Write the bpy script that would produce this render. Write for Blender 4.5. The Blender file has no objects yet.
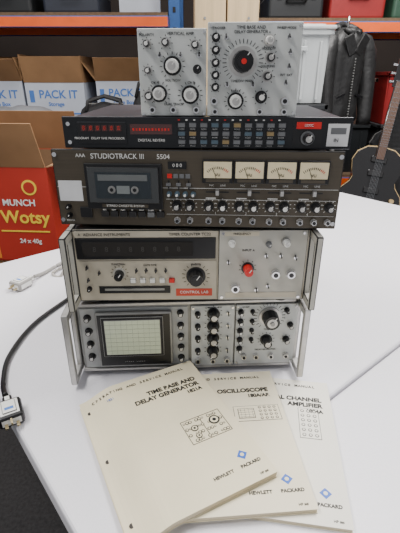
import bpy, bmesh, math, random
from mathutils import Vector, Matrix, Euler
random.seed(4)
TZ=0.74      # table top height
CAMZ=TZ+0.535
S=bpy.context.scene
COL=S.collection

# ---------------------------------------------------------------- materials
_m={}
def M(name,col,rough=.5,metal=0.,var=.06,scale=30.,bump=0.,emit=0,alpha=1.,coat=0.,stretch=None):
    if name in _m: return _m[name]
    m=bpy.data.materials.new(name); m.use_nodes=True
    nt=m.node_tree; b=nt.nodes['Principled BSDF']
    tc=nt.nodes.new('ShaderNodeTexCoord'); mp=nt.nodes.new('ShaderNodeMapping')
    nz=nt.nodes.new('ShaderNodeTexNoise'); nz.inputs['Scale'].default_value=scale; nz.inputs['Detail'].default_value=5
    nt.links.new(tc.outputs['Object'],mp.inputs['Vector']); nt.links.new(mp.outputs['Vector'],nz.inputs['Vector'])
    if stretch: mp.inputs['Scale'].default_value=stretch
    r=nt.nodes.new('ShaderNodeValToRGB')
    r.color_ramp.elements[0].position=.3; r.color_ramp.elements[1].position=.7
    r.color_ramp.elements[0].color=[max(0,c*(1-var)) for c in col]+[1]
    r.color_ramp.elements[1].color=[min(1,c*(1+var)) for c in col]+[1]
    nt.links.new(nz.outputs['Fac'],r.inputs['Fac']); nt.links.new(r.outputs['Color'],b.inputs['Base Color'])
    b.inputs['Roughness'].default_value=rough; b.inputs['Metallic'].default_value=metal
    if bump:
        bp=nt.nodes.new('ShaderNodeBump'); bp.inputs['Strength'].default_value=bump; bp.inputs['Distance'].default_value=.01
        nt.links.new(nz.outputs['Fac'],bp.inputs['Height']); nt.links.new(bp.outputs['Normal'],b.inputs['Normal'])
    if alpha<1: b.inputs['Alpha'].default_value=alpha
    if coat: b.inputs['Coat Weight'].default_value=coat
    _m[name]=m; return m

WHITE=M('white_paint',(.8,.8,.76),.5); BLACK=M('black_plastic',(.007,.007,.008),.35)
BLACKM=M('black_matte',(.010,.010,.011),.7); SILVER=M('brushed_aluminium',(.50,.49,.47),.38,.6,.1,60)
SILVD=M('worn_aluminium',(.28,.28,.27),.45,.5,.15,40); CHROME=M('chrome',(.7,.7,.7),.18,1.)
PANELG=M('light_grey_panel',(.44,.43,.38),.5,.0,.09,25); PANELB=M('beige_panel',(.46,.42,.33),.5,0,.10,25)
SCOPEP=M('scope_panel',(.42,.43,.42),.5,.1,.08,25)
MODW=M('module_panel',(.58,.60,.58),.5,.1,.05,20)
DECK=M('deck_panel',(.078,.064,.045),.42,.25,.08,30,stretch=(.2,1,8)); DECKT=M('dark_steel',(.03,.03,.03),.4,.5,.15,20)
INK=M('black_ink',(.008,.008,.008),.6); WINK=M('white_ink',(.75,.75,.72),.6)
RED=M('red_plastic',(.65,.015,.01),.35); BLUE=M('blue_ink',(.03,.12,.5),.5); PBLUE=M('pale_blue_ink',(.08,.20,.55),.6)
GREYK=M('grey_knob',(.14,.145,.15),.4); BKEY=M('blue_grey_knob',(.07,.11,.14),.4)

# ---------------------------------------------------------------- builder
class MB:
    def __init__(s): s.bm=bmesh.new(); s.mats=[]
    def mi(s,m):
        if m not in s.mats: s.mats.append(m)
        return s.mats.index(m)
    def _tag(s,vs,mat,smooth=False):
        i=s.mi(mat); fs=set(f for v in vs for f in v.link_faces)
        for f in fs: f.material_index=i; f.smooth=smooth
        return fs
    def box(s,c,d,mat,bev=0,rot=None,seg=2):
        mt=Matrix.Translation(c)
        if rot: mt=mt@Euler(rot).to_matrix().to_4x4()
        mt=mt@Matrix.Diagonal((d[0],d[1],d[2],1))
        r=bmesh.ops.create_cube(s.bm,size=1,matrix=mt); vs=r['verts']
        s._tag(vs,mat)
        if bev:
            es=list(set(e for v in vs for e in v.link_edges))
            bmesh.ops.bevel(s.bm,geom=es,offset=bev,segments=seg,affect='EDGES',profile=.5)
    def cyl(s,c,r,h,mat,axis='Y',r2=None,seg=20,smooth=False,rot=None):
        mt=Matrix.Translation(c)
        if rot: mt=mt@Euler(rot).to_matrix().to_4x4()
        elif axis=='Y': mt=mt@Matrix.Rotation(math.pi/2,4,'X')
        elif axis=='X': mt=mt@Matrix.Rotation(math.pi/2,4,'Y')
        q=bmesh.ops.create_cone(s.bm,cap_ends=True,cap_tris=False,segments=seg,radius1=r,radius2=r if r2 is None else r2,depth=h,matrix=mt)
        fs=s._tag(q['verts'],mat)
        if smooth:
            for f in fs:
                if len(f.verts)==4: f.smooth=True
    def poly(s,pts,z0,z1,mat,bev=0,seg=2,mt=None):
        vs=[s.bm.verts.new((p[0],p[1],z0)) for p in pts]
        f=s.bm.faces.new(vs); r=bmesh.ops.extrude_face_region(s.bm,geom=[f])
        nv=[g for g in r['geom'] if isinstance(g,bmesh.types.BMVert)]
        for v in nv: v.co.z=z1
        allv=vs+nv; fs=s._tag(allv,mat)
        bmesh.ops.recalc_face_normals(s.bm,faces=list(fs))
        if bev:
            es=[e for e in set(e for v in allv for e in v.link_edges) if abs(e.verts[0].co.z-e.verts[1].co.z)<1e-6]
            r=bmesh.ops.bevel(s.bm,geom=es,offset=bev,segments=seg,affect='EDGES',profile=.5)
    def tube(s,pts,r,mat,seg=10,fold=None,cap=True,smooth=True):
        n=len(pts); rings=[]
        for i,p in enumerate(pts):
            p=Vector(p); a=Vector(pts[max(0,i-1)]); b=Vector(pts[min(n-1,i+1)])
            t=(b-a).normalized(); up=Vector((0,1,0)) if abs(t.y)<.9 else Vector((0,0,1))
            x=up.cross(t).normalized(); y=t.cross(x).normalized()
            rr=r[i] if isinstance(r,list) else r
            rx,ry=rr if isinstance(rr,tuple) else (rr,rr)
            ring=[]
            for k in range(seg):
                an=2*math.pi*k/seg; f=1+(fold(i/(n-1),an) if fold else 0)
                ring.append(s.bm.verts.new(p+x*(math.cos(an)*rx*f)+y*(math.sin(an)*ry*f)))
            rings.append(ring)
        mi=s.mi(mat)
        for a,b in zip(rings,rings[1:]):
            for k in range(seg):
                f=s.bm.faces.new((a[k],a[(k+1)%seg],b[(k+1)%seg],b[k])); f.material_index=mi; f.smooth=smooth
        if cap:
            for rg in (rings[0][::-1],rings[-1]):
                f=s.bm.faces.new(rg); f.material_index=mi
    def done(s,name,loc=(0,0,0),rot=(0,0,0),parent=None):
        bmesh.ops.recalc_face_normals(s.bm,faces=s.bm.faces)
        me=bpy.data.meshes.new(name); s.bm.to_mesh(me); s.bm.free()
        for m in s.mats: me.materials.append(m)
        o=bpy.data.objects.new(name,me); COL.objects.link(o); o.location=loc; o.rotation_euler=rot
        if parent: o.parent=parent
        return o

def T(body,size,loc,rot,mat,parent,ax='CENTER',ext=.0002,sx=1.,bold=0):
    c=bpy.data.curves.new('label','FONT'); c.body=body; c.size=size; c.align_x=ax; c.align_y='CENTER'; c.extrude=ext; c.offset=bold
    c.materials.append(mat); o=bpy.data.objects.new('label',c); COL.objects.link(o)
    o.location=loc; o.rotation_euler=rot; o.scale=(sx,1,1); o.parent=parent; return o
FR=(math.pi/2,0,0)

class Dev(MB):
    """front-panelled instrument: x centred, front plane y=0, z from 0"""
    def __init__(s,W,H,D,x0,x1,y0,y1):
        super().__init__(); s.W,s.H,s.D=W,H,D; s.b=(x0,x1,y0,y1); s.lab=[]; s.k=W/(x1-x0)
    def X(s,px): return (px-s.b[0])/(s.b[1]-s.b[0])*s.W-s.W/2
    def Z(s,py): return (s.b[3]-py)/(s.b[3]-s.b[2])*s.H
    def rect(s,a,b,c,d,mat,th=.002,y=0,bev=0):
        xa,xb,za,zb=s.X(a),s.X(c),s.Z(b),s.Z(d)
        s.box(((xa+xb)/2,y-th/2,(za+zb)/2),(abs(xb-xa),th,abs(za-zb)),mat,bev)
    def knob(s,px,py,r,mat=BLACK,cap=None,skirt=None,h=.014,ang=.6,y=0,ticks=0,tm=INK):
        x,z=s.X(px),s.Z(py)
        s.cyl((x,y-.0015,z),r,.003,skirt or mat)
        s.cyl((x,y-.003-h/2,z),r*.76,h,mat,r2=r*.68,seg=14)
        if cap: s.cyl((x,y-.003-h-.0005,z),r*.45,.001,cap)
        dx,dz=math.sin(ang),math.cos(ang)
        s.box((x+dx*r*.4,y-.0040-h,z+dz*r*.4),(.0012,.001,r*.55),WINK,rot=(0,ang,0))
        for i in range(ticks):
            a=math.radians(-140+280*i/(ticks-1)); q=r*1.3
            s.box((x+math.sin(a)*q,y-.0002,z+math.cos(a)*q),(.0008,.0006,r*.28),tm,rot=(0,a,0))
    def jack(s,px,py,r,y=0):
        x,z=s.X(px),s.Z(py)
        s.cyl((x,y-.004,z),r,.008,CHROME); s.cyl((x,y-.0085,z),r*.6,.001,BLACK); s.cyl((x,y-.0015,z),r*1.3,.003,SILVER,seg=6)
    def toggle(s,px,py,y=0,up=.4):
        x,z=s.X(px),s.Z(py); s.cyl((x,y-.0015,z),.003,.003,CHROME,seg=6)
        s.cyl((x,y-.006,z+.0015),.0012,.01,BLACK,rot=(math.pi/2+up,0,0),seg=8)
    def text(s,t,px,py,size,mat=INK,ax='CENTER',y=0,sx=1.): s.lab.append((t,px,py,size,mat,ax,y,sx))
    def fin(s,name,loc,yaw):
        X,Z=s.X,s.Z
        L=[(t,size,(X(px),y-.0004,Z(py)),mat,ax,sx) for (t,px,py,size,mat,ax,y,sx) in s.lab]
        o=s.done(name,loc,(0,0,math.radians(yaw)))
        for t,size,l,mat,ax,sx in L: T(t,size,l,FR,mat,o,ax,sx=sx)
        return o
    def handles(s,mat,proj=.03,w=.007,m=.004):
        for sg in (-1,1):
            x=sg*(s.W/2-w/2)
            s.box((x,-proj,s.H/2),(w,.009,s.H-2*m),mat,.002)
            for z in (m+.007,s.H-m-.007): s.box((x,-proj/2,z),(w,proj,.014),mat,.0015)

# ================================================================= OSCILLOSCOPE
base=TZ
d=Dev(.432,.150,.46,64,303,309,383)
d.box((0,.004,.075),(.400,.008,.146),SILVD,.002)
d.box((0,.237,.075),(.407,.456,.148),DECKT,.003)
for sg in(-1,1): d.box((sg*.2085,.2,.075),(.011,.40,.150),SILVER,.003)
d.handles(SILVER,.040,.012,.001)
d.box((0,-.002,.1465),(.400,.006,.006),SILVER,.001); d.box((0,-.002,.0035),(.400,.006,.006),SILVER,.001)
for sx in(-.17,.17):
    for sy in(.03,.4): d.cyl((sx,sy,-.006),.012,.012,BLACK,axis='Z')
d.rect(76,315,184,379,SCOPEP,.002)
d.rect(91,317,168,376,BLACK,.010,-.002,.004)
d.rect(97,321,159,363,BLACKM,.003,-.012,.001)
SCR=M('crt_phosphor_screen',(.56,.63,.47),.25,0,.05,10,coat=.3)
GRAT=M('graticule_line',(.30,.35,.26),.5)
d.rect(100,323.5,156,360.5,SCR,.002,-.0145,.001)
for i in range(1,10):
    px=100+56*i/10; d.rect(px-.11,324,px+.11,360,GRAT,.0003,-.0165)
for i in range(1,8):
    py=323.5+37*i/8; d.rect(100.5,py-.11,155.5,py+.11,GRAT,.0003,-.0165)
d.text('. . . . .   . . . . .',128,369,.007,WINK,y=-.0122)
for py in(324,338,352,366): d.knob(83,py,.0072,BLACK,SILVER,h=.010,ticks=7)
for py in(321,334,346,358,370): d.knob(176.5,py,.0066,BLACK,SILVER,h=.010,ticks=5)
d.text('TRIGGER',177,327.5,.004); d.text('FOCUS',84.5,331,.004); d.text('SCALE',84.5,345,.004); d.text('POWER',84.5,359,.004)
for (a,c) in((187,232),(233,297)):
    d.rect(a,314,c,380,MODW,.004,-.001,.0008)
    for py in(316.5,377.5):
        for px in(a+2.5,c-2.5): d.cyl((d.X(px),-.0055,d.Z(py)),.0022,.002,CHROME,seg=8)
for py in(322,335,348,362): d.knob(210,py,.0118,BLACK,SILVER,ticks=9,y=-.005,ang=py,h=.016)
for py in(322,335,348,362): d.knob(194,py,.0056,BLACK,None,h=.009,y=-.005); d.toggle(225,py,-.005)
for i,py in enumerate((328.8,341.8,355.2,369)): d.text(('VOLTS/DIV','POSITION','VOLTS/DIV','POSITION')[i],210,py,.0042,y=-.005)
for px in(194,210,225): d.jack(px,373,.0048,-.005)
for py in(321,331,341,351,361): d.knob(238,py,.0058,BLACK,WINK,h=.010,y=-.005,ticks=5)
for py in(321,331,341,351): d.knob(250,py,.0046,BLACK,None,h=.008,y=-.005)
d.knob(268,327,.0205,BLACK,SILVER,SILVER,h=.022,y=-.005,ticks=21); d.cyl((d.X(268),-.032,d.Z(327)),.0040,.003,SILVD)
d.knob(266,352,.0115,BLACK,SILVER,h=.016,y=-.005,ticks=11); d.knob(285,320,.0052,BLACK,h=.009,y=-.005); d.knob(290,336,.006,BLACK,SILVER,h=.010,y=-.005)
d.knob(287,352,.0070,BLACK,SILVER,h=.010,y=-.005,ticks=7)
for px in(243,256,272,288): d.jack(px,370,.0048,-.005)
d.text('TIME/DIV',268,341,.0048,y=-.005); d.text('SWEEP',243,316.5,.0042,y=-.005); d.text('DELAY GENERATOR',266,363.5,.0045,y=-.005); d.text('CHANNEL AMP',210,316,.0045,y=-.005)
scope=d.fin('oscilloscope',(-.0235,.656,base+.012),3)
base+=.012+.150

# ================================================================= COUNTER TIMER
d=Dev(.410,.135,.40,70,320,227,299)
d.box((0,.2,.0675),(.388,.39,.131),DECKT,.003)
d.box((0,.003,.0675),(.390,.006,.131),PANELB,.002)
d.handles(PANELG,.034,.011,.002)
for sg in(-1,1): d.box((sg*.1995,.17,.0675),(.011,.34,.131),PANELG,.002)
for sx in(-.16,.16):
    for sy in(.03,.34): d.cyl((sx,sy,-.005),.012,.011,BLACK,axis='Z')
d.rect(79,229,221,234.5,PANELB,.002)
d.rect(79,235,219,255,BLACK,.003,0,.001)
d.rect(86,238.5,196,251.5,M('display_window',(.030,.028,.026),.10,coat=.8),.002,-.003)
for i in range(8): d.text('8',98+i*12,245,.012,M('unlit_digit',(.055,.052,.048),.5),y=-.0052)
d.text('A',84,231.8,.0065,INK,y=-.002); d.text('ADVANCE INSTRUMENTS',88,231.8,.0066,INK,'LEFT',y=-.002); d.text('TIMER COUNTER TC22',214,231.8,.0066,INK,'RIGHT',y=-.002)
d.rect(222,228,311,297,PANELG,.003,0,.001)
d.rect(79,257,220,296,PANELB,.0015)
d.knob(120.5,269,.0105,BLACK,BLACK,PANELG,h=.014,y=-.0015,ticks=11)
d.knob(199,272,.0165,BLACK,BLACK,BLACK,h=.016,y=-.0015,ticks=15)
for px,py in((88,263),(88,275),(100,268),(138,266),(148,266),(158,266),(168,266)): d.toggle(px,py,-.0015)
d.knob(88,284,.0045,BLACK,h=.007,y=-.0015)
for px,py,c in((134,276,WHITE),(144,276,WHITE),(154,276,WHITE),(164,276,WHITE),(174,276,RED)):
    d.rect(px-3,py-2.2,px+3,py+2.2,c,.004,-.0015,.0006)
d.rect(98,282,172,289,BLACK,.0015,-.0015); d.rect(104,284,166,286,M('slot_grey',(.25,.25,.23),.4),.001,-.003)
d.rect(178,285,216,292.5,M('red_sticker',(.55,.05,.02),.5),.0004,-.0015); d.text('CONTROL LAB',197,288.6,.0072,WINK,y=-.002)
d.rect(228,229.5,262,233.5,M('dymo_label',(.55,.5,.38),.5),.0004,-.003); d.text('FREQUENCY',245,231.5,.005,INK,y=-.0035)
d.text('FUNCTION',120,260,.0045,y=-.0015); d.text('RANGE',199,260.5,.0045,y=-.0015); d.text('INPUT A',252,247,.0055,y=-.003); d.text('GATE TIME',152,261,.0045,y=-.0015)
d.knob(252,264,.0105,RED,RED,BLACK,h=.018,y=-.003,ticks=9)
d.knob(235,240,.006,WHITE,h=.008,y=-.003); d.knob(289,239,.0075,WHITE,SILVER,SILVD,h=.01,y=-.003); d.knob(272,241,.005,GREYK,h=.008,y=-.003)
for px,py in((281,270),(297,270),(240,284)): d.jack(px,py,.0066,-.003)
for px,py in((270,252),(285,252),(300,254),(262,286),(232,258),(274,282)): d.toggle(px,py,-.003)
d.rect(230,289,305,294,PANELB,.001,-.003)
for px in(226,307):
    for py in(231,294): d.cyl((d.X(px),-.0035,d.Z(py)),.0025,.002,CHROME,seg=10)
counter=d.fin('frequency_counter',(-.0135,.634,base+.010),1)
base+=.010+.135

# ================================================================= CASSETTE MULTITRACK
d=Dev(.440,.120,.30,53,337,147,225)
d.box((0,.16,.059),(.405,.31,.112),DECKT,.002)
d.box((0,.002,.060),(.440,.005,.120),DECK,.0015)
for sx in(-.17,.17):
    for sy in(.03,.28): d.cyl((sx,sy,-.001),.012,.006,BLACK,axis='Z')
d.rect(55,184,335,184.4,WINK,.0004,-.0005)
d.text('STUDIOTRACK III',92,153.6,.0110,WINK,'LEFT',y=-.0005,sx=.95); d.text('5504',157,153.6,.0100,WINK,'LEFT',y=-.0005)
d.text('AAA',82,153,.0075,WINK,y=-.0005)
d.rect(85,160,162,206,BLACK,.006,0,.001)
d.rect(88,163,159,199,M('cassette_door',(.035,.038,.038),.15,.2,coat=.7),.004,-.006,.001)
d.rect(96,168,151,194,M('cassette_recess',(.02,.028,.034),.3),.001,-.010)
d.rect(99,170,148,176,M('label_grey',(.13,.14,.14),.4),.0006,-.011)
for px in(112,135): d.cyl((d.X(px),-.0115,d.Z(185)),.006,.002,SILVD,seg=12); d.cyl((d.X(px),-.0128,d.Z(185)),.003,.001,BLACK,seg=6)
d.rect(117,181,130,189,M('tape_window',(.18,.20,.20),.2),.0008,-.011)
d.rect(100,200.5,147,204,DECK,.001,-.006); d.text('STEREO CASSETTE SYSTEM',124,202.2,.005,WINK,y=-.0072)
for i in range(7):
    d.rect(98+i*9.5,208.5,105.8+i*9.5,214.5,BLACKM if i!=5 else GREYK,.007,0,.0008); d.text(('REC','REW','PLAY','FF','STOP','PAUSE','EJ')[i],102+i*9.5,206.8,.0032,WINK,y=-.0062)
d.rect(56,178,80,199,M('paper_label',(.68,.69,.70),.7),.0005,-.0005)
for py in(205,214): d.knob(64,py,.0045,BLACK,h=.007)
d.rect(76,205,88,216,BLACK,.004,0,.0005)
d.text('POWER',64,220,.0038,WINK,y=-.0005)
d.rect(168,158,186,165,BLACK,.002); d.text('0 0 0',177,161.5,.007,WINK,y=-.0022)
for i in range(4): d.rect(167+i*6,170,171.5+i*6,174,(RED,GREYK,GREYK,GREYK)[i],.003)
for i in range(4): d.knob(168.5+i*8,190,.0042,BKEY,WINK,h=.008,y=-.0005)
for px in(168,178,188): d.rect(px-.6,176.5,px+.6,186,BLACK,.001); d.rect(px-2.2,179,px+2.2,181.5,GREYK,.006)
VU=M('vu_face',(.78,.68,.44),.4)
for i in range(4):
    a=203+i*30.8; c=a+27
    d.rect(a-1.5,155.5,c+1.5,178.5,BLACK,.005,0,.001); d.rect(a,157.2,c,173,VU,.001,-.0048)
    cx=d.X((a+c)/2); cz=d.Z(181)
    for k in range(13):
        an=math.radians(-38+76*k/12); q=.028
        d.box((cx+math.sin(an)*q*.86,-.006,cz+math.cos(an)*q),(.0009,.0004,.0035),RED if k>9 else INK,rot=(0,an,0))
    d.box((cx-.005,-.0062,cz+.020),(.0007,.0004,.016),INK,rot=(0,-.35,0))
    d.text('VU',(a+c)/2,169.8,.006,INK,y=-.006); d.rect(a+2,174,c-2,177,DECK,.001,-.005)
    d.text('MIC        LINE',(a+c)/2,181,.0042,WINK,y=-.0005)
    d.rect(a+2,187.2,c-2,188.4,BLACK,.001); d.rect((a+c)/2-2+i,185,(a+c)/2+2+i,190.6,SILVER,.007,0,.0006)
    d.rect(a+2,193.6,a+12,194.6,WINK,.0006)
    for j,px in enumerate((a+5,a+19)):
        d.knob(px,202,.0080,BLACK,WINK if j else SILVER,DECKT,h=.012,y=-.0005,ticks=9,tm=WINK)
        d.jack(px,217.5,.0042,-.0005)
    d.text('%d'%(i+1),a+12,210,.006,WINK,y=-.0005)
for px in(176,189): d.knob(px,202,.0080,BLACK,SILVER,DECKT,h=.012,y=-.0005,ticks=9,tm=WINK); d.jack(px,217.5,.0042,-.0005)
d.knob(328,202,.0075,BLACK,SILVER,DECKT,h=.012,y=-.0005,ticks=9,tm=WINK); d.jack(328,217.5,.0042)
d.rect(165,195.5,334,195.9,WINK,.0003,-.0005); d.rect(165,211.5,334,211.8,WINK,.0003,-.0005)
for px in(56.5,333.5):
    for py in(152,219): d.cyl((d.X(px),-.0015,d.Z(py)),.0035,.003,CHROME,seg=12)
deck=d.fin('cassette_multitrack_recorder',(-.0065,.632,base+.004),-3)
base+=.004+.120

# ================================================================= 1U RACK PROCESSOR
RK=M('rack_unit_panel',(.012,.013,.015),.35,.2)
d=Dev(.427,.045,.26,64,352,117,148)
d.box((0,.135,.0225),(.40,.26,.043),M('rack_unit_cover',(.035,.037,.045),.35,.4,.15,20),.0015)
d.box((0,.002,.0225),(.427,.005,.045),RK,.001)
d.rect(79,122,128,143,BLACK,.002,0,.0005)
LED=M('led_digit_red',(.45,.02,.01),.3)
for i in range(6): d.rect(83+i*7,125,88.5+i*7,131,M('led_window',(.06,.008,.006),.2,coat=.6),.001,-.002); d.text('8',85.8+i*7,128,.0085,LED,y=-.0032)
d.text('PROGRAM   DELAY TIME',92,138,.0045,WINK,y=-.0024); d.text('PROCESSOR',118,138,.0045,WINK,y=-.0024)
d.rect(132,124,174,134,M('red_display',(.06,.010,.008),.15,coat=.8),.001); 
for i in range(12): d.rect(134.5+i*3.2,128,136.3+i*3.2,130.5,LED if i%2 else RED,.0008,-.001)
d.text('DIGITAL REVERB',153,140,.0055,WINK,y=-.0005)
for r in range(3):
    for i in range(10):
        d.rect(180+i*11,122.5+r*8.2,187.5+i*11,127+r*8.2,(GREYK,BKEY,GREYK,M('tan_key',(.25,.18,.08),.5),GREYK,GREYK,BKEY)[(i*2+r)%7],.004,0,.0006)
        d.text('MODE',183.7+i*11,128.8+r*8.2,.0028,WINK,y=-.0005)
for i in range(14): d.rect(180+i*7.6,119.3,182+i*7.6,120.5,RED if i%3==0 else WINK,.0008)
d.rect(294,120,323,146,BLACK,.001); d.knob(308.5,137,.0100,BLACK,SILVER,GREYK,h=.01,y=-.001); d.rect(297,121.5,321,128,RED,.001,-.001); d.text('LEXIC',309,124.6,.005,WINK,y=-.0022)
d.rect(328,123,349,145,M('white_tag',(.66,.66,.66),.6),.001); d.rect(331,127,346,133,GREYK,.0004,-.001); d.text('IN',337,139,.007,INK,y=-.0012)
d.cyl((d.X(70),-.001,d.Z(124)),.003,.003,CHROME,seg=12); d.cyl((d.X(70),-.001,d.Z(142)),.003,.003,CHROME,seg=12)
rack=d.fin('digital_effects_rack_unit',(.009,.640,base+.001),-2)
base+=.001+.045

# ================================================================= PLUG-IN MODULES
def module_body(d):
    W,H=d.W,d.H
    d.box((0,.003,H/2),(W,.006,H),MODW,.001)
    for z in(.006,H-.006):
        for sg in(-1,1): d.box((sg*(W/2-.006),.09,z),(.006,.17,.008),SILVER)
    d.box((0,.177,H/2),(W-.006,.004,H-.006),SILVER)
    d.box((0,.09,H/2),(W*.7,.16,H*.75),M('circuit_shield',(.3,.3,.28),.4,.6))
    d.box((0,.09,.0012),(W-.006,.17,.002),SILVD)
d=Dev(.095,.112,.18,141,207,34,112); module_body(d)
for py in(47,70,93): d.knob(150,py,.0058 if py!=93 else .008,BLACK,WINK,SILVER,h=.009,ticks=7)
d.knob(174,66,.0125,WHITE,SILVER,BLACK,ticks=13,h=.016); d.knob(191,92,.0125,WHITE,SILVER,BLACK,ticks=13); d.knob(160,91,.0115,WHITE,SILVER,BLACK,ticks=13,h=.012)
for px,py in((168,46),(196,48)): d.knob(px,py,.0068,BLACK,WINK,SILVER,h=.01,ticks=7)
for px in(162,182,200): d.toggle(px,57)
d.knob(198,69,.006,BLACK,h=.009)
for px in(153,174,197): d.jack(px,106,.0045)
d.text('POLARITY',150,39.5,.0046); d.text('VERTICAL AMP',182,38.5,.0055); d.text('VOLTS/DIV',174,79,.0046); d.text('CH A',156,81,.0045); d.text('CH B',192,81,.0045); d.text('DUAL TRACE',174,101,.0045)
for px in(143.5,204.5):
    for py in(37,110): d.cyl((d.X(px),-.001,d.Z(py)),.0018,.002,CHROME,seg=8)
d.fin('oscilloscope_plugin_module',(-.0385,.646,base+.001),-1)
d=Dev(.128,.119,.18,208,300,24,116); module_body(d)
d.knob(243,61,.0195,BLACK,BLACK,SILVER,h=.02,ticks=25); d.cyl((d.X(243),-.0255,d.Z(61)),.0085,.004,BLACK); d.cyl((d.X(243),-.029,d.Z(61)),.0035,.004,RED)
d.knob(237,100,.0115,WHITE,SILVER,BLACK,ticks=13,h=.014)
for py in(38,50,62,74,86): d.knob(216,py,.0056,BLACK,WINK,h=.009,ticks=5)
for px,py in((268,41),(270,57),(268,75)): d.knob(px,py,.0075,WHITE if py==41 else BLACK,SILVER,SILVER,h=.01,ticks=7)
d.knob(263,96,.0085,BLACK,WHITE,h=.01,ticks=7)
for px,py in((287,38),(289,52),(289,66),(287,82),(228,84),(254,84),(226,38)): d.toggle(px,py)
for px in(215,287): d.jack(px,100,.0050)
for px in(216,262,287): d.jack(px,111,.0042)
d.text('TIME BASE AND',250,29,.0055); d.text('DELAY GENERATOR',250,33,.0050); d.text('TRIGGER',219,29.5,.0042); d.text('SWEEP MODE',284,29.5,.0042); d.text('TIME/DIV  MAIN',243,80,.0045); d.text('DELAY',237,90,.004); d.text('HOLDOFF',268,48.5,.0042); d.text('INT  EXT',287,74,.0042); d.text('COUPLING',268,65.5,.0040)
for px in(211,297):
    for py in(27.5,112.5): d.cyl((d.X(px),-.001,d.Z(py)),.002,.002,CHROME,seg=8)
d.fin('oscilloscope_plugin_module',(.0745,.640,base+.001),-2)

# ================================================================= MANUALS
PAPER=M('aged_cover',(.77,.69,.48),.65,0,.06,9); PAGES=M('page_edges',(.58,.50,.34),.8,0,.2,6,stretch=(1,1,900))
PAPER2=M('aged_cover_light',(.80,.73,.54),.65,0,.05,9); PAPER3=M('white_cover',(.82,.79,.69),.6,0,.04,9)
HOLE=M('punch_hole',(.05,.045,.04),.9)
def slab(mb,w,h,z0,t,mat,hf,nx=28):
    mi=mb.mi(mat); g={}
    for i in range(nx+1):
        x=-w/2+w*i/nx; z=hf(x)+z0
        for j,y in enumerate((-h/2,h/2)):
            for k in(0,1): g[i,j,k]=mb.bm.verts.new((x,y,z+t*k))
    def F(*v):
        f=mb.bm.faces.new(v); f.material_index=mi
    for i in range(nx):
        F(g[i,0,1],g[i+1,0,1],g[i+1,1,1],g[i,1,1]); F(g[i,0,0],g[i,1,0],g[i+1,1,0],g[i+1,0,0])
        F(g[i,0,0],g[i+1,0,0],g[i+1,0,1],g[i,0,1]); F(g[i,1,0],g[i,1,1],g[i+1,1,1],g[i+1,1,0])
    F(g[0,0,0],g[0,0,1],g[0,1,1],g[0,1,0]); F(g[nx,0,0],g[nx,1,0],g[nx,1,1],g[nx,0,1])
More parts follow.
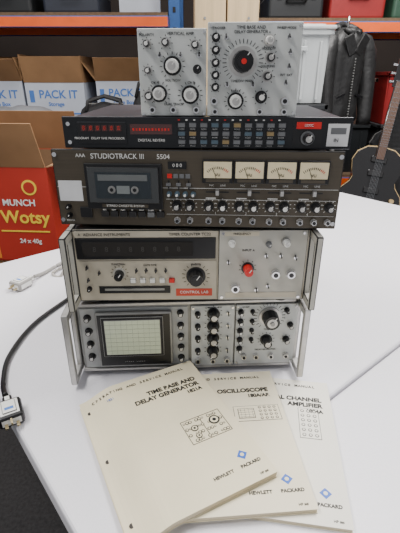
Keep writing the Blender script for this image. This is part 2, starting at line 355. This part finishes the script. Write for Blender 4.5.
def manual(loc,ang,t,cover,hf,title,num,code,diagram):
    w,h=.216,.279; mb=MB()
    slab(mb,w,h,0,.0006,cover,hf); slab(mb,w-.003,h-.002,.0007,t-.0014,PAGES,hf); slab(mb,w,h,t-.0006,.0006,cover,hf)
    for y in(-.108,0,.108): mb.cyl((-w/2+.011,y,hf(-w/2+.011)+t+.0001),.0036,.0006,HOLE,axis='Z')
    L=lambda x,dn:(x-w/2,h/2-dn)
    top=hf(0)+t
    if diagram=='module':
        cx,cy=L(.165,.160)
        for a,b in(((0,.024),(.068,.0010)),((0,-.024),(.068,.0010))): mb.box((cx+a[0],cy+a[1],top+.0002),(b[0],b[1],.0003),INK)
        for xx in(-.034,-.002,.034): mb.box((cx+xx,cy,top+.0002),(.0010,.048,.0003),INK)
        for i in range(12):
            for j in range(4):
                if (i*7+j*5)%4==0: continue
                px=cx-.030+i*.0054; py=cy-.019+j*.0125; r=.0030 if (i+j)%3 else .0019
                mb.cyl((px,py,top+.0002),r,.0003,INK,axis='Z',seg=12); mb.cyl((px,py,top+.0004),r*.6,.0003,cover,axis='Z',seg=12)
        for ox,oy,rr in((.018,.006,.009),(-.018,.004,.006),(-.018,-.012,.005)):
            mb.cyl((cx+ox,cy+oy,top+.0006),rr,.0003,INK,axis='Z'); mb.cyl((cx+ox,cy+oy,top+.0008),rr*.72,.0003,cover,axis='Z'); mb.cyl((cx+ox,cy+oy,top+.001),rr*.35,.0003,INK,axis='Z')
    elif diagram=='scope':
        cx,cy=L(.170,.105)
        mb.box((cx,cy,top+.0002),(.078,.034,.0003),INK); mb.box((cx,cy,top+.0003),(.0765,.0325,.0003),cover)
        mb.box((cx-.018,cy,top+.0005),(.028,.022,.0003),INK); mb.box((cx-.018,cy,top+.0007),(.026,.020,.0003),cover)
        for i in range(4):
            for j in range(4): mb.cyl((cx+.006+i*.0085,cy-.012+j*.008,top+.0006),.0026,.0003,INK,axis='Z',seg=10); mb.cyl((cx+.006+i*.0085,cy-.012+j*.008,top+.0008),.0015,.0003,cover,axis='Z',seg=10)
            mb.box((cx-.027+i*.0065,cy,top+.0009),(.0004,.020,.0002),INK); mb.box((cx-.018,cy-.008+i*.005,top+.0009),(.026,.0004,.0002),INK)
    else:
        cx,cy=L(.175,.105)
        mb.box((cx,cy,top+.0002),(.034,.066,.0003),INK); mb.box((cx,cy,top+.0003),(.0325,.0645,.0003),cover)
        for i in range(3):
            for j in range(6): mb.cyl((cx-.010+i*.010,cy-.026+j*.0105,top+.0005),.0032,.0003,INK,axis='Z',seg=10); mb.cyl((cx-.010+i*.010,cy-.026+j*.0105,top+.0007),.0020,.0003,cover,axis='Z',seg=10)
    lx,ly=L(.186,.232)
    mb.box((lx,ly,top+.0002),(.012,.012,.0004),BLUE,rot=(0,0,.78)); mb.cyl((lx,ly,top+.0005),.0030,.0003,cover,axis='Z')
    o=mb.done('service_manual',loc,(0,0,math.radians(ang)))
    s='OPERATING AND SERVICE MANUAL'
    for i,ch in enumerate(s):
        if ch==' ': continue
        x=.022+i*(.0062); lx_,ly_=L(x,.016); T(ch,.0078,(lx_,ly_,hf(lx_)+t+.0004),(0,0,0),INK,o,bold=.00015)
    for i,line in enumerate(title):
        x,y=L(.200,.050+i*.0138); T(line,.0130,(x,y,top+.0004),(0,0,0),INK,o,'RIGHT',bold=.0005)
    x,y=L(.200,.050+len(title)*.0138); T(num,.0105,(x,y,top+.0004),(0,0,0),INK,o,'RIGHT',bold=.0004)
    x,y=L(.206,.250); T('HEWLETT      PACKARD',.0072,(x,y,top+.0004),(0,0,0),INK,o,'RIGHT',bold=.0002)
    x,y=L(.05,.032)
    if code: T(code,.007,(x,y,hf(x)+t+.0006),(0,0,.1),BLUE,o)
    x,y=L(.205,.271); T('HP ##',.005,(x,y,top+.0004),(0,0,0),INK,o,'RIGHT')
    return o
flat=lambda x:0.
def ramp(x):
    a=min(1,max(0,(x+.108)/.06)); return .0185*a*a*(3-2*a)
manual((.110,.490,TZ+.0005),-8.5,.008,PAPER3,flat,['DUAL CHANNEL','AMPLIFIER'],'1804A','', 'panel')
manual((.037,.489,TZ+.0092),4.5,.008,PAPER2,flat,['OSCILLOSCOPE'],'180A/AR','','scope')
m1=manual((-.0505,.480,TZ+.0005),27.5,.010,PAPER,ramp,['TIME BASE AND','DELAY GENERATOR'],'1821A','1821A','module')

# ================================================================= TABLES
AX=math.radians(39.7); nv=Vector((math.cos(AX),math.sin(AX))); ev=Vector((math.sin(AX),-math.cos(AX)))
TAB=M('table_hdpe',(.81,.80,.84),.40,0,.02,220,bump=.05); LEG=M('table_leg_steel',(.22,.23,.25),.4,.5)
def table(nc,ec,L,W):
    mb=MB(); r=.045; pts=[]
    for cx,cy,a0 in((L/2-r,W/2-r,0),(-L/2+r,W/2-r,90),(-L/2+r,-W/2+r,180),(L/2-r,-W/2+r,270)):
        for k in range(7):
            a=math.radians(a0+15*k); pts.append((cx+r*math.cos(a),cy+r*math.sin(a)))
    mb.poly(pts,-.042,0,TAB,.007,3)
    for sx in(-1,1):
        x=sx*(L/2-.28)
        for sy in(-1,1): mb.cyl((x,sy*(W/2-.12),-.39),.0145,.697,LEG,axis='Z',smooth=True)
        mb.cyl((x,0,-.62),.0125,W-.24,LEG,axis='Y'); mb.cyl((x,0,-.06),.0145,W-.24,LEG,axis='Y')
        mb.cyl((x-sx*.13,0,-.2),.009,.42,LEG,rot=(0,sx*1.0,0))
    p=nv*nc+ev*ec
    return mb.done('folding_table',(p.x,p.y,TZ),(0,0,AX))
table(.961,-.80,1.738,1.0)
table(.962,.080,1.738,.75)

# ================================================================= CABLES
def curve_obj(strands,mat):
    mb=MB()
    for pts,r in strands:
        P=[Vector(p) for p in pts]; out=[]
        n=len(P)
        for i in range(n-1):
            p0=P[max(0,i-1)];p1=P[i];p2=P[i+1];p3=P[min(n-1,i+2)]
            for k in range(8):
                t=k/8; out.append(.5*((2*p1)+(-p0+p2)*t+(2*p0-5*p1+4*p2-p3)*t*t+(-p0+3*p1-3*p2+p3)*t**3))
        out.append(P[-1]); mb.tube(out,r,mat,10)
    return mb
def plug(mb,x,y,z,ang,mat,metal):
    R=Matrix.Translation((x,y,z))@Matrix.Rotation(ang,4,'Z')
    def bx(c,d,m,b=0):
        v0=set(mb.bm.verts); mb.box(c,d,m,b); bmesh.ops.transform(mb.bm,matrix=R,verts=[v for v in mb.bm.verts if v not in v0])
    bx((0,0,.013),(.048,.042,.024),mat,.006); bx((-.032,0,.011),(.022,.016,.014),mat,.004)
    bx((0,0,.0262),(.030,.022,.002),mat,.0008); bx((.005,0,.0274),(.006,.014,.0006),PBLUE)
    bx((.028,.009,.010),(.012,.005,.003),metal); bx((.028,-.009,.010),(.012,.005,.003),metal); bx((.029,0,.018),(.014,.003,.006),metal)
z=TZ+.0060
BRASS=M('brass_pins',(.5,.42,.25),.35,1.)
mb=curve_obj([([(-.235,1.135,z+.005),(-.28,1.08,z+.002),(-.335,.95,z),(-.385,.82,z),(-.393,.70,z),(-.372,.62,z),(-.348,.575,z+.006)],.0052)],BLACK)
plug(mb,-.322,.533,TZ+.0005,-1.05,WHITE,BRASS)
mb.done('mains_power_cable')
GC=M('grey_cable',(.30,.29,.27),.5)
mb=curve_obj([([(-.10,1.05,TZ+.24),(-.18,1.12,TZ+.22),(-.30,1.16,TZ+.14),(-.38,1.18,TZ+.03),(-.43,1.15,z),(-.455,1.09,z),(-.47,1.055,z+.006)],.0050)],GC)
plug(mb,-.490,1.010,TZ+.0005,-2.0,WHITE,BRASS)
mb.done('mains_power_cable')
mb=curve_obj([([(-.10,1.00,TZ+.40),(-.22,1.10,TZ+.37),(-.33,1.14,TZ+.24),(-.37,1.13,TZ+.10),(-.40,1.08,z),(-.43,1.09,z),(-.40,1.14,z+.001),(-.34,1.13,z+.001),(-.30,1.17,z)],.0040)],M('pale_cable',(.38,.36,.32),.5))
mb.done('signal_cable')

# ================================================================= ROOM
FLOOR=M('grey_carpet',(.030,.029,.030),.95,0,.3,90,bump=.3)
mb=MB(); mb.box((0,2,-.05),(9,9,.1),FLOOR); mb.done('floor')
WALL=M('painted_blockwork',(.06,.045,.038),.85,0,.12,3,bump=.1)
mb=MB(); mb.box((0,4.85,1.6),(9,.1,3.2),WALL); mb.done('wall_back')
mb=MB(); mb.box((-4.45,2,1.6),(.1,9,3.2),WALL); mb.done('wall_left')
mb=MB(); mb.box((4.45,2,1.6),(.1,9,3.2),WALL); mb.done('wall_right')

# ---- racking
ORB=M('racking_orange',(.90,.13,.015),.45,0,.08,12); BLU=M('racking_blue',(.03,.10,.30),.45); BOARD=M('chipboard',(.14,.09,.05),.8,0,.2,60)
def racking(name,x0,x1,levels,y0=3.0,y1=3.65,top=2.3):
    mb=MB()
    for x in(x0,x1):
        for y in(y0+.03,y1-.03):
            mb.box((x,y,top/2),(.07,.06,top),BLU,.004)
            for k in range(18): mb.box((x,y-.031,.2+k*.11),(.018,.002,.03),BLACKM)
        for k in range(5): mb.box((x,(y0+y1)/2,.25+k*.45),(.02,y1-y0-.06,.03),BLU)
    for zl in levels:
        for y in(y0,y1): mb.box(((x0+x1)/2,y,zl),(x1-x0-.07,.04,.065),ORB,.006)
        mb.box(((x0+x1)/2,(y0+y1)/2,zl+.042),(x1-x0-.08,y1-y0+.02,.018),BOARD)
    return mb.done(name)
racking('warehouse_racking',-2.55,-.16,[.35,.95,1.565])
racking('warehouse_racking',.16,2.6,[.18,.55,1.54],3.05,3.7)

CB=M('brown_cardboard',(.30,.165,.075),.85,0,.12,8); CBI=M('cardboard_inside',(.20,.12,.06),.9); CW=M('white_cardboard',(.54,.58,.66),.7,0,.05,8); CR=M('red_printed_card',(.42,.028,.015),.55,0,.08,6); YEL=M('yellow_ink',(.85,.6,.05),.6)
def carton(name,x,y,z,w,dp,h,rot,mat,labels=(),open_=True,fl=(1.9,1.2,2.2,1.0),extra=None,inner=None):
    mb=MB(); t=.005
    mb.box((0,0,t/2),(w,dp,t),mat)
    for sx in(-1,1): mb.box((sx*(w/2-t/2),0,h/2),(t,dp,h),mat)
    for sy in(-1,1): mb.box((0,sy*(dp/2-t/2),h/2),(w-2*t,t,h),mat)
    if open_:
        L=dp*.42
        if inner:
            for sx in(-1,1): mb.box((sx*(w/2-t-.001),0,h/2),(.002,dp-2*t,h-.004),inner)
            for sy in(-1,1): mb.box((0,sy*(dp/2-t-.001),h/2),(w-2*t,.002,h-.004),inner)
        for sy,a in((-1,fl[0]),(1,fl[1])):
            yy=sy*(dp/2+(.004 if a>3 else 0)); cy=yy-sy*math.cos(a)*L/2; cz=h+math.sin(a)*L/2
            mb.box((0,cy,cz),(w-.004,L,t*.8),CB,rot=(-sy*a,0,0))
        for sx,a in((-1,fl[2]),(1,fl[3])):
            xx=sx*w/2; cx=xx-sx*math.cos(a)*L/2; cz=h+math.sin(a)*L/2
            mb.box((cx,0,cz),(L,dp-.004,t*.8),CB,rot=(0,sx*a,0))
    else:
        mb.box((0,0,h-t/2),(w,dp,t),mat); mb.box((0,0,h+.0005),(.05,dp,.001),M('packing_tape',(.45,.33,.18),.3))
        mb.box((0,-dp/2-.0006,h*.85),(.05,.001,h*.3),M('packing_tape',(.45,.33,.18),.3))
    if extra: extra(mb,w,dp,h)
    o=mb.done(name,(x,y,z),(0,0,math.radians(rot)))
    for t_,s_,lx,lz,m_ in labels: T(t_,s_,(lx,-dp/2-.001,lz),FR,m_,o,ext=.0005,bold=s_*.02)
    return o
SH=.95+.052
def band(mb,w,dp,h):
    mb.box((0,-dp/2-.0008,.02),(w*.96,.001,.010),PBLUE); mb.box((-w*.40,-dp/2-.0008,h*.6),(w*.08,.001,h*.35),PBLUE)
carton('cardboard_box',-1.40,3.22,SH,.40,.38,.225,2,CW,[('PACK IT',.072,.03,.14,PBLUE),('Large Box',.035,.03,.08,PBLUE)],fl=(2.2,1.3,2.0,1.6),extra=band)
carton('cardboard_box',-.97,3.22,SH,.40,.38,.215,-2,CW,[('PACK IT',.072,0.02,.14,PBLUE),('Storage',.035,0,.08,PBLUE)],fl=(1.8,1.3,1.9,1.5),extra=band)
carton('cardboard_box',-.53,3.24,SH,.36,.36,.225,3,CW,[('PACK IT',.066,0.02,.15,PBLUE),('Large Box',.035,0,.09,PBLUE)],fl=(2.0,1.0,2.2,1.6),extra=band)
carton('cardboard_box',-1.92,3.25,SH,.42,.4,.28,0,CB,[('FRAGILE',.06,0,.14,RED)])
SU=1.565+.052
carton('cardboard_box',-1.7,3.3,SU,.45,.42,.34,0,CB,open_=False)
carton('cardboard_box',-.40,3.3,SU,.26,.34,.30,4,CW,open_=False)
PC=M('black_crate',(.012,.014,.016),.5)
def crate(name,x,y,z,w,dp,h,mat,rot=0,lid=None):
    mb=MB(); t=.008
    mb.box((0,0,t/2),(w-.03,dp-.03,t),mat)
    for sx in(-1,1): mb.box((sx*(w/2-.012),0,h/2),(t,dp-.03,h),mat,rot=(0,sx*.03,0))
    for sy in(-1,1): mb.box((0,sy*(dp/2-.012),h/2),(w-.03,t,h),mat,rot=(-sy*.03,0,0))
    for sy in(-1,1): mb.box((0,sy*(dp/2),h-.012),(w+.02,.02,.024),mat,.003)
    for sx in(-1,1): mb.box((sx*(w/2),0,h-.012),(.02,dp+.02,.024),mat,.003)
    for i in range(4): mb.box((-w*.36+i*w*.24,-dp/2+.003,h*.45),(.012,.012,h*.8),mat,.002)
    mb.box((0,-dp/2-.012,h*.75),(w*.3,.01,.02),mat,.003)
    if lid: mb.box((0,0,h+.008),(w+.035,dp+.035,.018),lid,.006); mb.box((0,0,h+.02),(w-.05,dp-.05,.01),lid,.004)
    return mb.done(name,(x,y,z),(0,0,math.radians(rot)))
GCR=M('grey_crate',(.05,.05,.055),.5)
for i,(x,c) in enumerate(((-1.5,PC),(-1.0,GCR),(-.5,PC))): crate('storage_crate',x,3.28,.35+.052,.44,.5,.36,c)
def suitcase(x,y,z,w,dp,h,mat,rot=0):
    mb=MB(); mb.box((0,0,h/2),(w,dp,h),mat,.02,seg=3); mb.box((0,0,h*.62),(w+.004,dp+.004,.012),SILVD,.002)
    for sx in(-.3,.3): mb.box((sx*w,-dp/2-.003,h*.6),(.035,.01,.04),CHROME,.002)
    mb.box((0,-dp/2-.028,h*.5),(.12,.012,.018),BLACK,.004)
    for sx in(-.06,.06): mb.box((sx,-dp/2-.014,h*.5),(.012,.03,.018),BLACK,.003)
    for sx in(-1,1):
        for k in(-1,1): mb.box((sx*(w/2-.02),k*(dp/2-.02),h-.012),(.045,.045,.028),BLACKM,.006)
    mb.done('flight_case',(x,y,z),(0,0,math.radians(rot)))
SR=1.54+.052
suitcase(.62,3.35,SR,.36,.42,.22,PC); suitcase(1.02,3.35,SR,.36,.42,.26,M('red_case',(.30,.02,.02),.5)); suitcase(1.42,3.35,SR,.34,.42,.24,M('green_case',(.03,.08,.05),.5)); suitcase(1.84,3.35,SR,.40,.42,.22,M('brown_case',(.16,.07,.03),.5))
suitcase(-1.25,3.3,SU,.36,.42,.2,PC); suitcase(-.82,3.3,SU,.36,.42,.2,M('navy_case',(.02,.025,.04),.5))
SL=.55+.052
for x,h1,c1,h2,c2 in((.56,.34,PC,.26,GCR),(1.02,.34,PC,.30,M('brown_crate',(.06,.03,.02),.6)),(1.48,.34,GCR,.34,M('red_crate',(.30,.02,.02),.5)),(1.94,.34,PC,.34,M('pale_crate',(.35,.40,.34),.5))):
    crate('storage_crate',x,3.36,SL,.40,.5,h1,c1); crate('storage_crate',x,3.36,SL+h1+.001,.38,.48,h2,c2)

FAB=M('black_fabric',(.010,.010,.011),.85,0,.3,60,bump=.4)
def holdall(x,y,z,w,dp,h,rot,mat=FAB):
    mb=MB(); n=14; pts=[(-w/2+w*i/n,0,h/2) for i in range(n+1)]
    rr=[]
    for i in range(n+1):
        q=(1-abs(2*i/n-1)**5)**.5 if 0<i<n else .25
        rr.append((h/2*q,dp/2*q) )
    mb.tube(pts,rr,mat,20,lambda t,a:.04*math.sin(9*t+3*a)+.03*math.sin(17*t-2*a))
    for sy in(-1,1):
        hp=[(-.1,sy*dp*.36,h*.85),(-.09,sy*dp*.25,h*1.05),(0,sy*dp*.15,h*1.14),(.09,sy*dp*.25,h*1.05),(.1,sy*dp*.36,h*.85)]
        mb.tube(hp,.010,BLACKM,8)
    mb.box((0,0,h*.99),(w*.7,.012,.006),SILVD)
    mb.done('holdall_bag',(x,y,z),(0,0,math.radians(rot)))
def bench(x,y,w,dp,h):
    mb=MB(); mb.box((0,0,h-.015),(w,dp,.03),DECKT,.003)
    for sx in(-1,1):
        for sy in(-1,1): mb.box((sx*(w/2-.03),sy*(dp/2-.03),(h-.03)/2),(.04,.04,h-.03),DECKT)
    mb.box((0,0,.2),(w-.06,dp-.04,.02),BOARD)
    mb.done('storage_bench',(x,y,0))
bench(-.39,2.62,.66,.46,.84)
holdall(-.56,2.62,.845,.32,.30,.27,8); holdall(-.24,2.60,.845,.30,.32,.36,-10)
carton('cardboard_box',-.92,1.80,0,.52,.42,.56,-4,CB,[('THIS WAY UP',.04,0,.3,INK)],open_=False)
def rb(mb,w,dp,h):
    mb.box((-w*.12,-dp/2-.001,h*.42),(w*.36,.001,h*.78),M('orange_print',(.80,.25,.03),.55)); mb.cyl((w*.36,-dp/2-.001,h*.80),.030,.001,YEL); mb.cyl((w*.36,-dp/2-.0018,h*.80),.022,.001,CR)
    mb.box((w*.28,-dp/2-.001,h*.34),(w*.36,.001,.006),YEL)
carton('snack_carton',-.845,1.80,.563,.56,.42,.39,-4,CR,[('Wotsy',.072,.165,.190,YEL),('MUNCH',.036,.15,.25,WINK),('24 x 40g',.026,.17,.09,WINK)],fl=(1.95,1.3,2.4,2.9),extra=rb,inner=CBI)
mb=MB(); n=22; TARP=M('grey_tarpaulin',(.13,.135,.145),.5,0,.15,20,bump=.4)
mb.tube([(-.28+.56*i/n,0,.085) for i in range(n+1)],[(.082*(1-abs(2*i/n-1)**4)**.5+.012,.16) for i in range(n+1)],TARP,30,lambda t,a:.08*math.sin(6*a+9*t)+.05*math.sin(11*t+2*a)+.03*math.sin(31*t))
mb.done('folded_tarpaulin',(-1.03,2.34,.935),(0,0,.1))
carton('cardboard_box',-1.08,2.32,.45,.6,.42,.47,0,CB,open_=False); carton('cardboard_box',-1.08,2.32,0,.6,.42,.445,0,CB,open_=False)

# ---- timber post
WOOD=M('pale_timber',(.55,.41,.23),.6,0,.14,6,stretch=(8,8,.6))
mb=MB(); mb.box((-.075,0,1.6),(.140,.14,3.2),WOOD,.004); mb.box((.075,0.008,1.6),(.145,.14,3.2),WOOD,.004)
for k in range(5):
    for sx in(-.1,.1): mb.cyl((sx,-.071,.5+.5*k),.006,.003,SILVD)
mb.box((0,0,.05),(.34,.2,.1),WOOD,.004)
mb.done('timber_post',(.118,2.25,0),(0,0,.05))

# ---- plastic tub on stack of crates
TUB=M('translucent_plastic',(.55,.58,.58),.3,0,.03,10,alpha=.72); LID=M('tub_lid',(.55,.58,.58),.35,0,.03,10,alpha=.9)
crate('storage_crate',.46,2.46,0,.36,.4,.38,PC); crate('storage_crate',.46,2.46,.385,.36,.4,.38,PC); crate('storage_crate',.46,2.46,.77,.36,.4,.36,PC)
crate('plastic_storage_tub',.46,2.46,1.135,.33,.38,.33,TUB,3,LID)

# ---- leather jacket on clothes stand
LEA=M('dark_leather',(.014,.014,.014),.48,0,.25,40,bump=.35)
mb=MB()
fold=lambda t,a:.06*math.sin(5*a+2.5*t)+.04*math.sin(9*a-4*t)+.025*math.sin(22*t+a)
Z=[0,.02,.08,.16,.24,.32,.38,.42,.445,.462,.475]
RX=[.115,.12,.118,.112,.112,.118,.125,.120,.10,.070,.052]; RY=[.085,.09,.09,.088,.09,.095,.095,.085,.07,.06,.05]
mb.tube([(0,0,z_) for z_ in Z],[(a,b) for a,b in zip(RX,RY)],LEA,44,fold)
sf=lambda t,a:.05*math.sin(20*t+2*a)+.04*math.sin(3*a+9*t)
for sg in(-1,1):
    mb.tube([(sg*.070,0,.435),(sg*.105,-.01,.41),(sg*.128,-.02,.35),(sg*.136,-.035,.27),(sg*.138,-.05,.18),(sg*.136,-.065,.10),(sg*.132,-.075,.03),(sg*.130,-.078,-.02)],[.035,.054,.055,.050,.046,.042,.038,.039],LEA,22,sf)
    mb.box((sg*.035,-.094,.39),(.055,.010,.10),LEA,.004,rot=(.12,sg*.5,sg*.2))
    mb.box((sg*.06,-.093,.14),(.06,.006,.012),BLACK,.001,rot=(0,sg*.35,0))
for i in range(22): mb.box((.004,-.093,.03+i*.014),(.006,.008,.007),SILVD)
mb.tube([(-.055,-.01,.465),(-.045,-.045,.455),(-.01,-.075,.44)],.017,LEA,10); mb.tube([(.055,-.01,.465),(.045,-.045,.455),(.01,-.075,.44)],.017,LEA,10)
mb.tube([(-.055,-.01,.465),(-.045,.035,.485),(0,.05,.495),(.045,.035,.485),(.055,-.01,.465)],.017,LEA,10)
mb.cyl((0,0,-.50),.014,1.10,SILVD,axis='Z'); mb.tube([(0,0,.05),(0,0,.50),(0,.0,.53)],.006,CHROME,8)
for k in range(3):
    a=k*2.094; mb.tube([(0,0,-.90),(.09*math.cos(a),.09*math.sin(a),-.99),(.13*math.cos(a),.13*math.sin(a),-1.008)],.011,SILVD,8)
mb.done('leather_jacket',(.80,2.58,1.02),(0,0,.35))

# ---- guitar amp + guitar + gig bag
def gout(s=1.):
    key=[(0,0),(.10,.005),(.17,.05),(.195,.12),(.175,.19),(.135,.235),(.125,.265),(.14,.31),(.15,.36),(.13,.41),(.08,.445),(.03,.452)]
    R=[(x*s,y*s) for x,y in key]; return R+[(-x,y) for x,y in R[::-1] if x>0]
WS=M('guitar_body_black',(.010,.009,.009),.15,0,coat=.8); CRM=M('cream_binding',(.50,.36,.18),.4); ROS=M('rosewood',(.10,.05,.03),.4,stretch=(1,8,1))
mb=MB(); mb.box((0,0,.21),(.62,.26,.42),BLACKM,.015,seg=3); mb.box((0,-.132,.17),(.55,.006,.28),M('grille_cloth',(.025,.023,.02),.9,0,.3,300),.002); mb.box((0,-.132,.365),(.55,.006,.06),DECKT,.002)
for i in range(6): mb.cyl((-.22+i*.085,-.142,.365),.014,.02,BLACK)
mb.box((0,0,.43),(.16,.03,.02),BLACKM,.004)
mb.done('guitar_amplifier',(1.26,2.60,.005),(0,0,-.1))
mb=MB(); mb.poly(gout(),-.025,.025,WS,.006,3); mb.poly(gout(1.012),.016,.021,CRM); mb.poly([(x,y) for x,y in gout(.99)],.0205,.0265,WS)
mb.box((0,.60,.032),(.052,.44,.02),ROS,.004); mb.box((0,.86,.028),(.075,.15,.014),WS,.003); mb.box((0,.12,.034),(.09,.018,.014),CHROME,.002)
for y in(.20,.30,.38): mb.box((0,y,.031),(.09,.035,.012),BLACKM,.004)
for k in range(19): mb.box((0,.815-.37*(1-.944**k)/.67*1.0,.0425),(.050,.0015,.002),CHROME)
for k in range(6): mb.box((-.02+k*.008,.47,.046),(.0009,.70,.0009),CHROME)
for k in range(3):
    for sg in(-1,1): mb.cyl((sg*.048,.81+k*.045,.028),.008,.025,CHROME,axis='X')
for x,y in((.11,.10),(.13,.16)): mb.cyl((x,y,.034),.013,.016,CRM,axis='Z')
E=Matrix.Rotation(math.radians(-8),3,'Z')@Matrix.Rotation(math.radians(9),3,'Y')@Matrix.Rotation(math.radians(76),3,'X')
mb.done('electric_guitar',(.985,2.42,.440),E.to_euler())
# floor stand carrying the guitar
mb=MB()
for k in range(3):
    a=k*2.094+.5; mb.tube([(0,0,.30),(.12*math.cos(a),.12*math.sin(a),.06),(.17*math.cos(a),.17*math.sin(a),.012)],.010,BLACKM,8)
mb.tube([(0,0,.28),(0,.0,.40),(0,.02,.425)],.011,BLACKM,8); mb.box((0,0,.425),(.20,.03,.018),BLACKM,.004)
for sg in(-1,1): mb.tube([(sg*.09,0,.425),(sg*.09,-.06,.425),(sg*.09,-.075,.45)],.009,BLACKM,8)
mb.done('guitar_stand',(.985,2.44,0),(0,0,-.14))
mb=MB(); bag=[(x*1.18,y*1.12) for x,y in gout()[:11]]+[(.075,.62),(.07,.86),(.05,.89)]; bag=bag+[(-x,y) for x,y in bag[::-1] if x>0]
mb.poly(bag,-.05,.05,FAB,.02,3); pk=[(x*.85,y*.8+.03) for x,y in gout()]; mb.poly(pk,.05,.085,FAB,.012,2)
mb.poly([(x*1.01,y*1.005) for x,y in bag],-.003,.003,SILVD); mb.box((0,.72,.06),(.09,.26,.02),FAB,.006)
mb.tube([(.02,.45,.09),(.05,.6,.10),(.06,.75,.09),(.03,.84,.06)],.010,M('tan_strap',(.25,.16,.08),.7),8)
E=Matrix.Rotation(math.radians(-6),3,'Z')@Matrix.Rotation(math.radians(6),3,'Y')@Matrix.Rotation(math.radians(82),3,'X')
mb.done('guitar_gig_bag',(1.20,2.64,.46),E.to_euler())

# ================================================================= LIGHTS
def area(name,loc,size,power,col=(1,1,1),rot=(0,0,0),sy=None):
    l=bpy.data.lights.new(name,'AREA'); l.energy=power; l.size=size; l.color=col
    if sy: l.shape='RECTANGLE'; l.size_y=sy
    o=bpy.data.objects.new(name,l); COL.objects.link(o); o.location=loc; o.rotation_euler=rot
area('ceiling_light',(.9,1.3,2.9),.8,105,(1,.97,.95),sy=1.3)
area('ceiling_light',(-1.1,.3,2.9),.45,60,(1,.97,.95),sy=1.5)
area('ceiling_light',(0,2.3,2.95),3.0,36,(1,.95,.89),sy=.4)
w=bpy.data.worlds.new('world'); S.world=w; w.use_nodes=True
w.node_tree.nodes['Background'].inputs[0].default_value=(.93,.95,1,1); w.node_tree.nodes['Background'].inputs[1].default_value=.48

# ================================================================= CAMERA
c=bpy.data.cameras.new('camera'); co=bpy.data.objects.new('camera',c); COL.objects.link(co)
c.sensor_fit='VERTICAL'; c.sensor_height=24; c.lens=24*415/533; c.clip_start=.02
co.location=(0,0,CAMZ); co.rotation_euler=(math.radians(65),0,0); S.camera=co
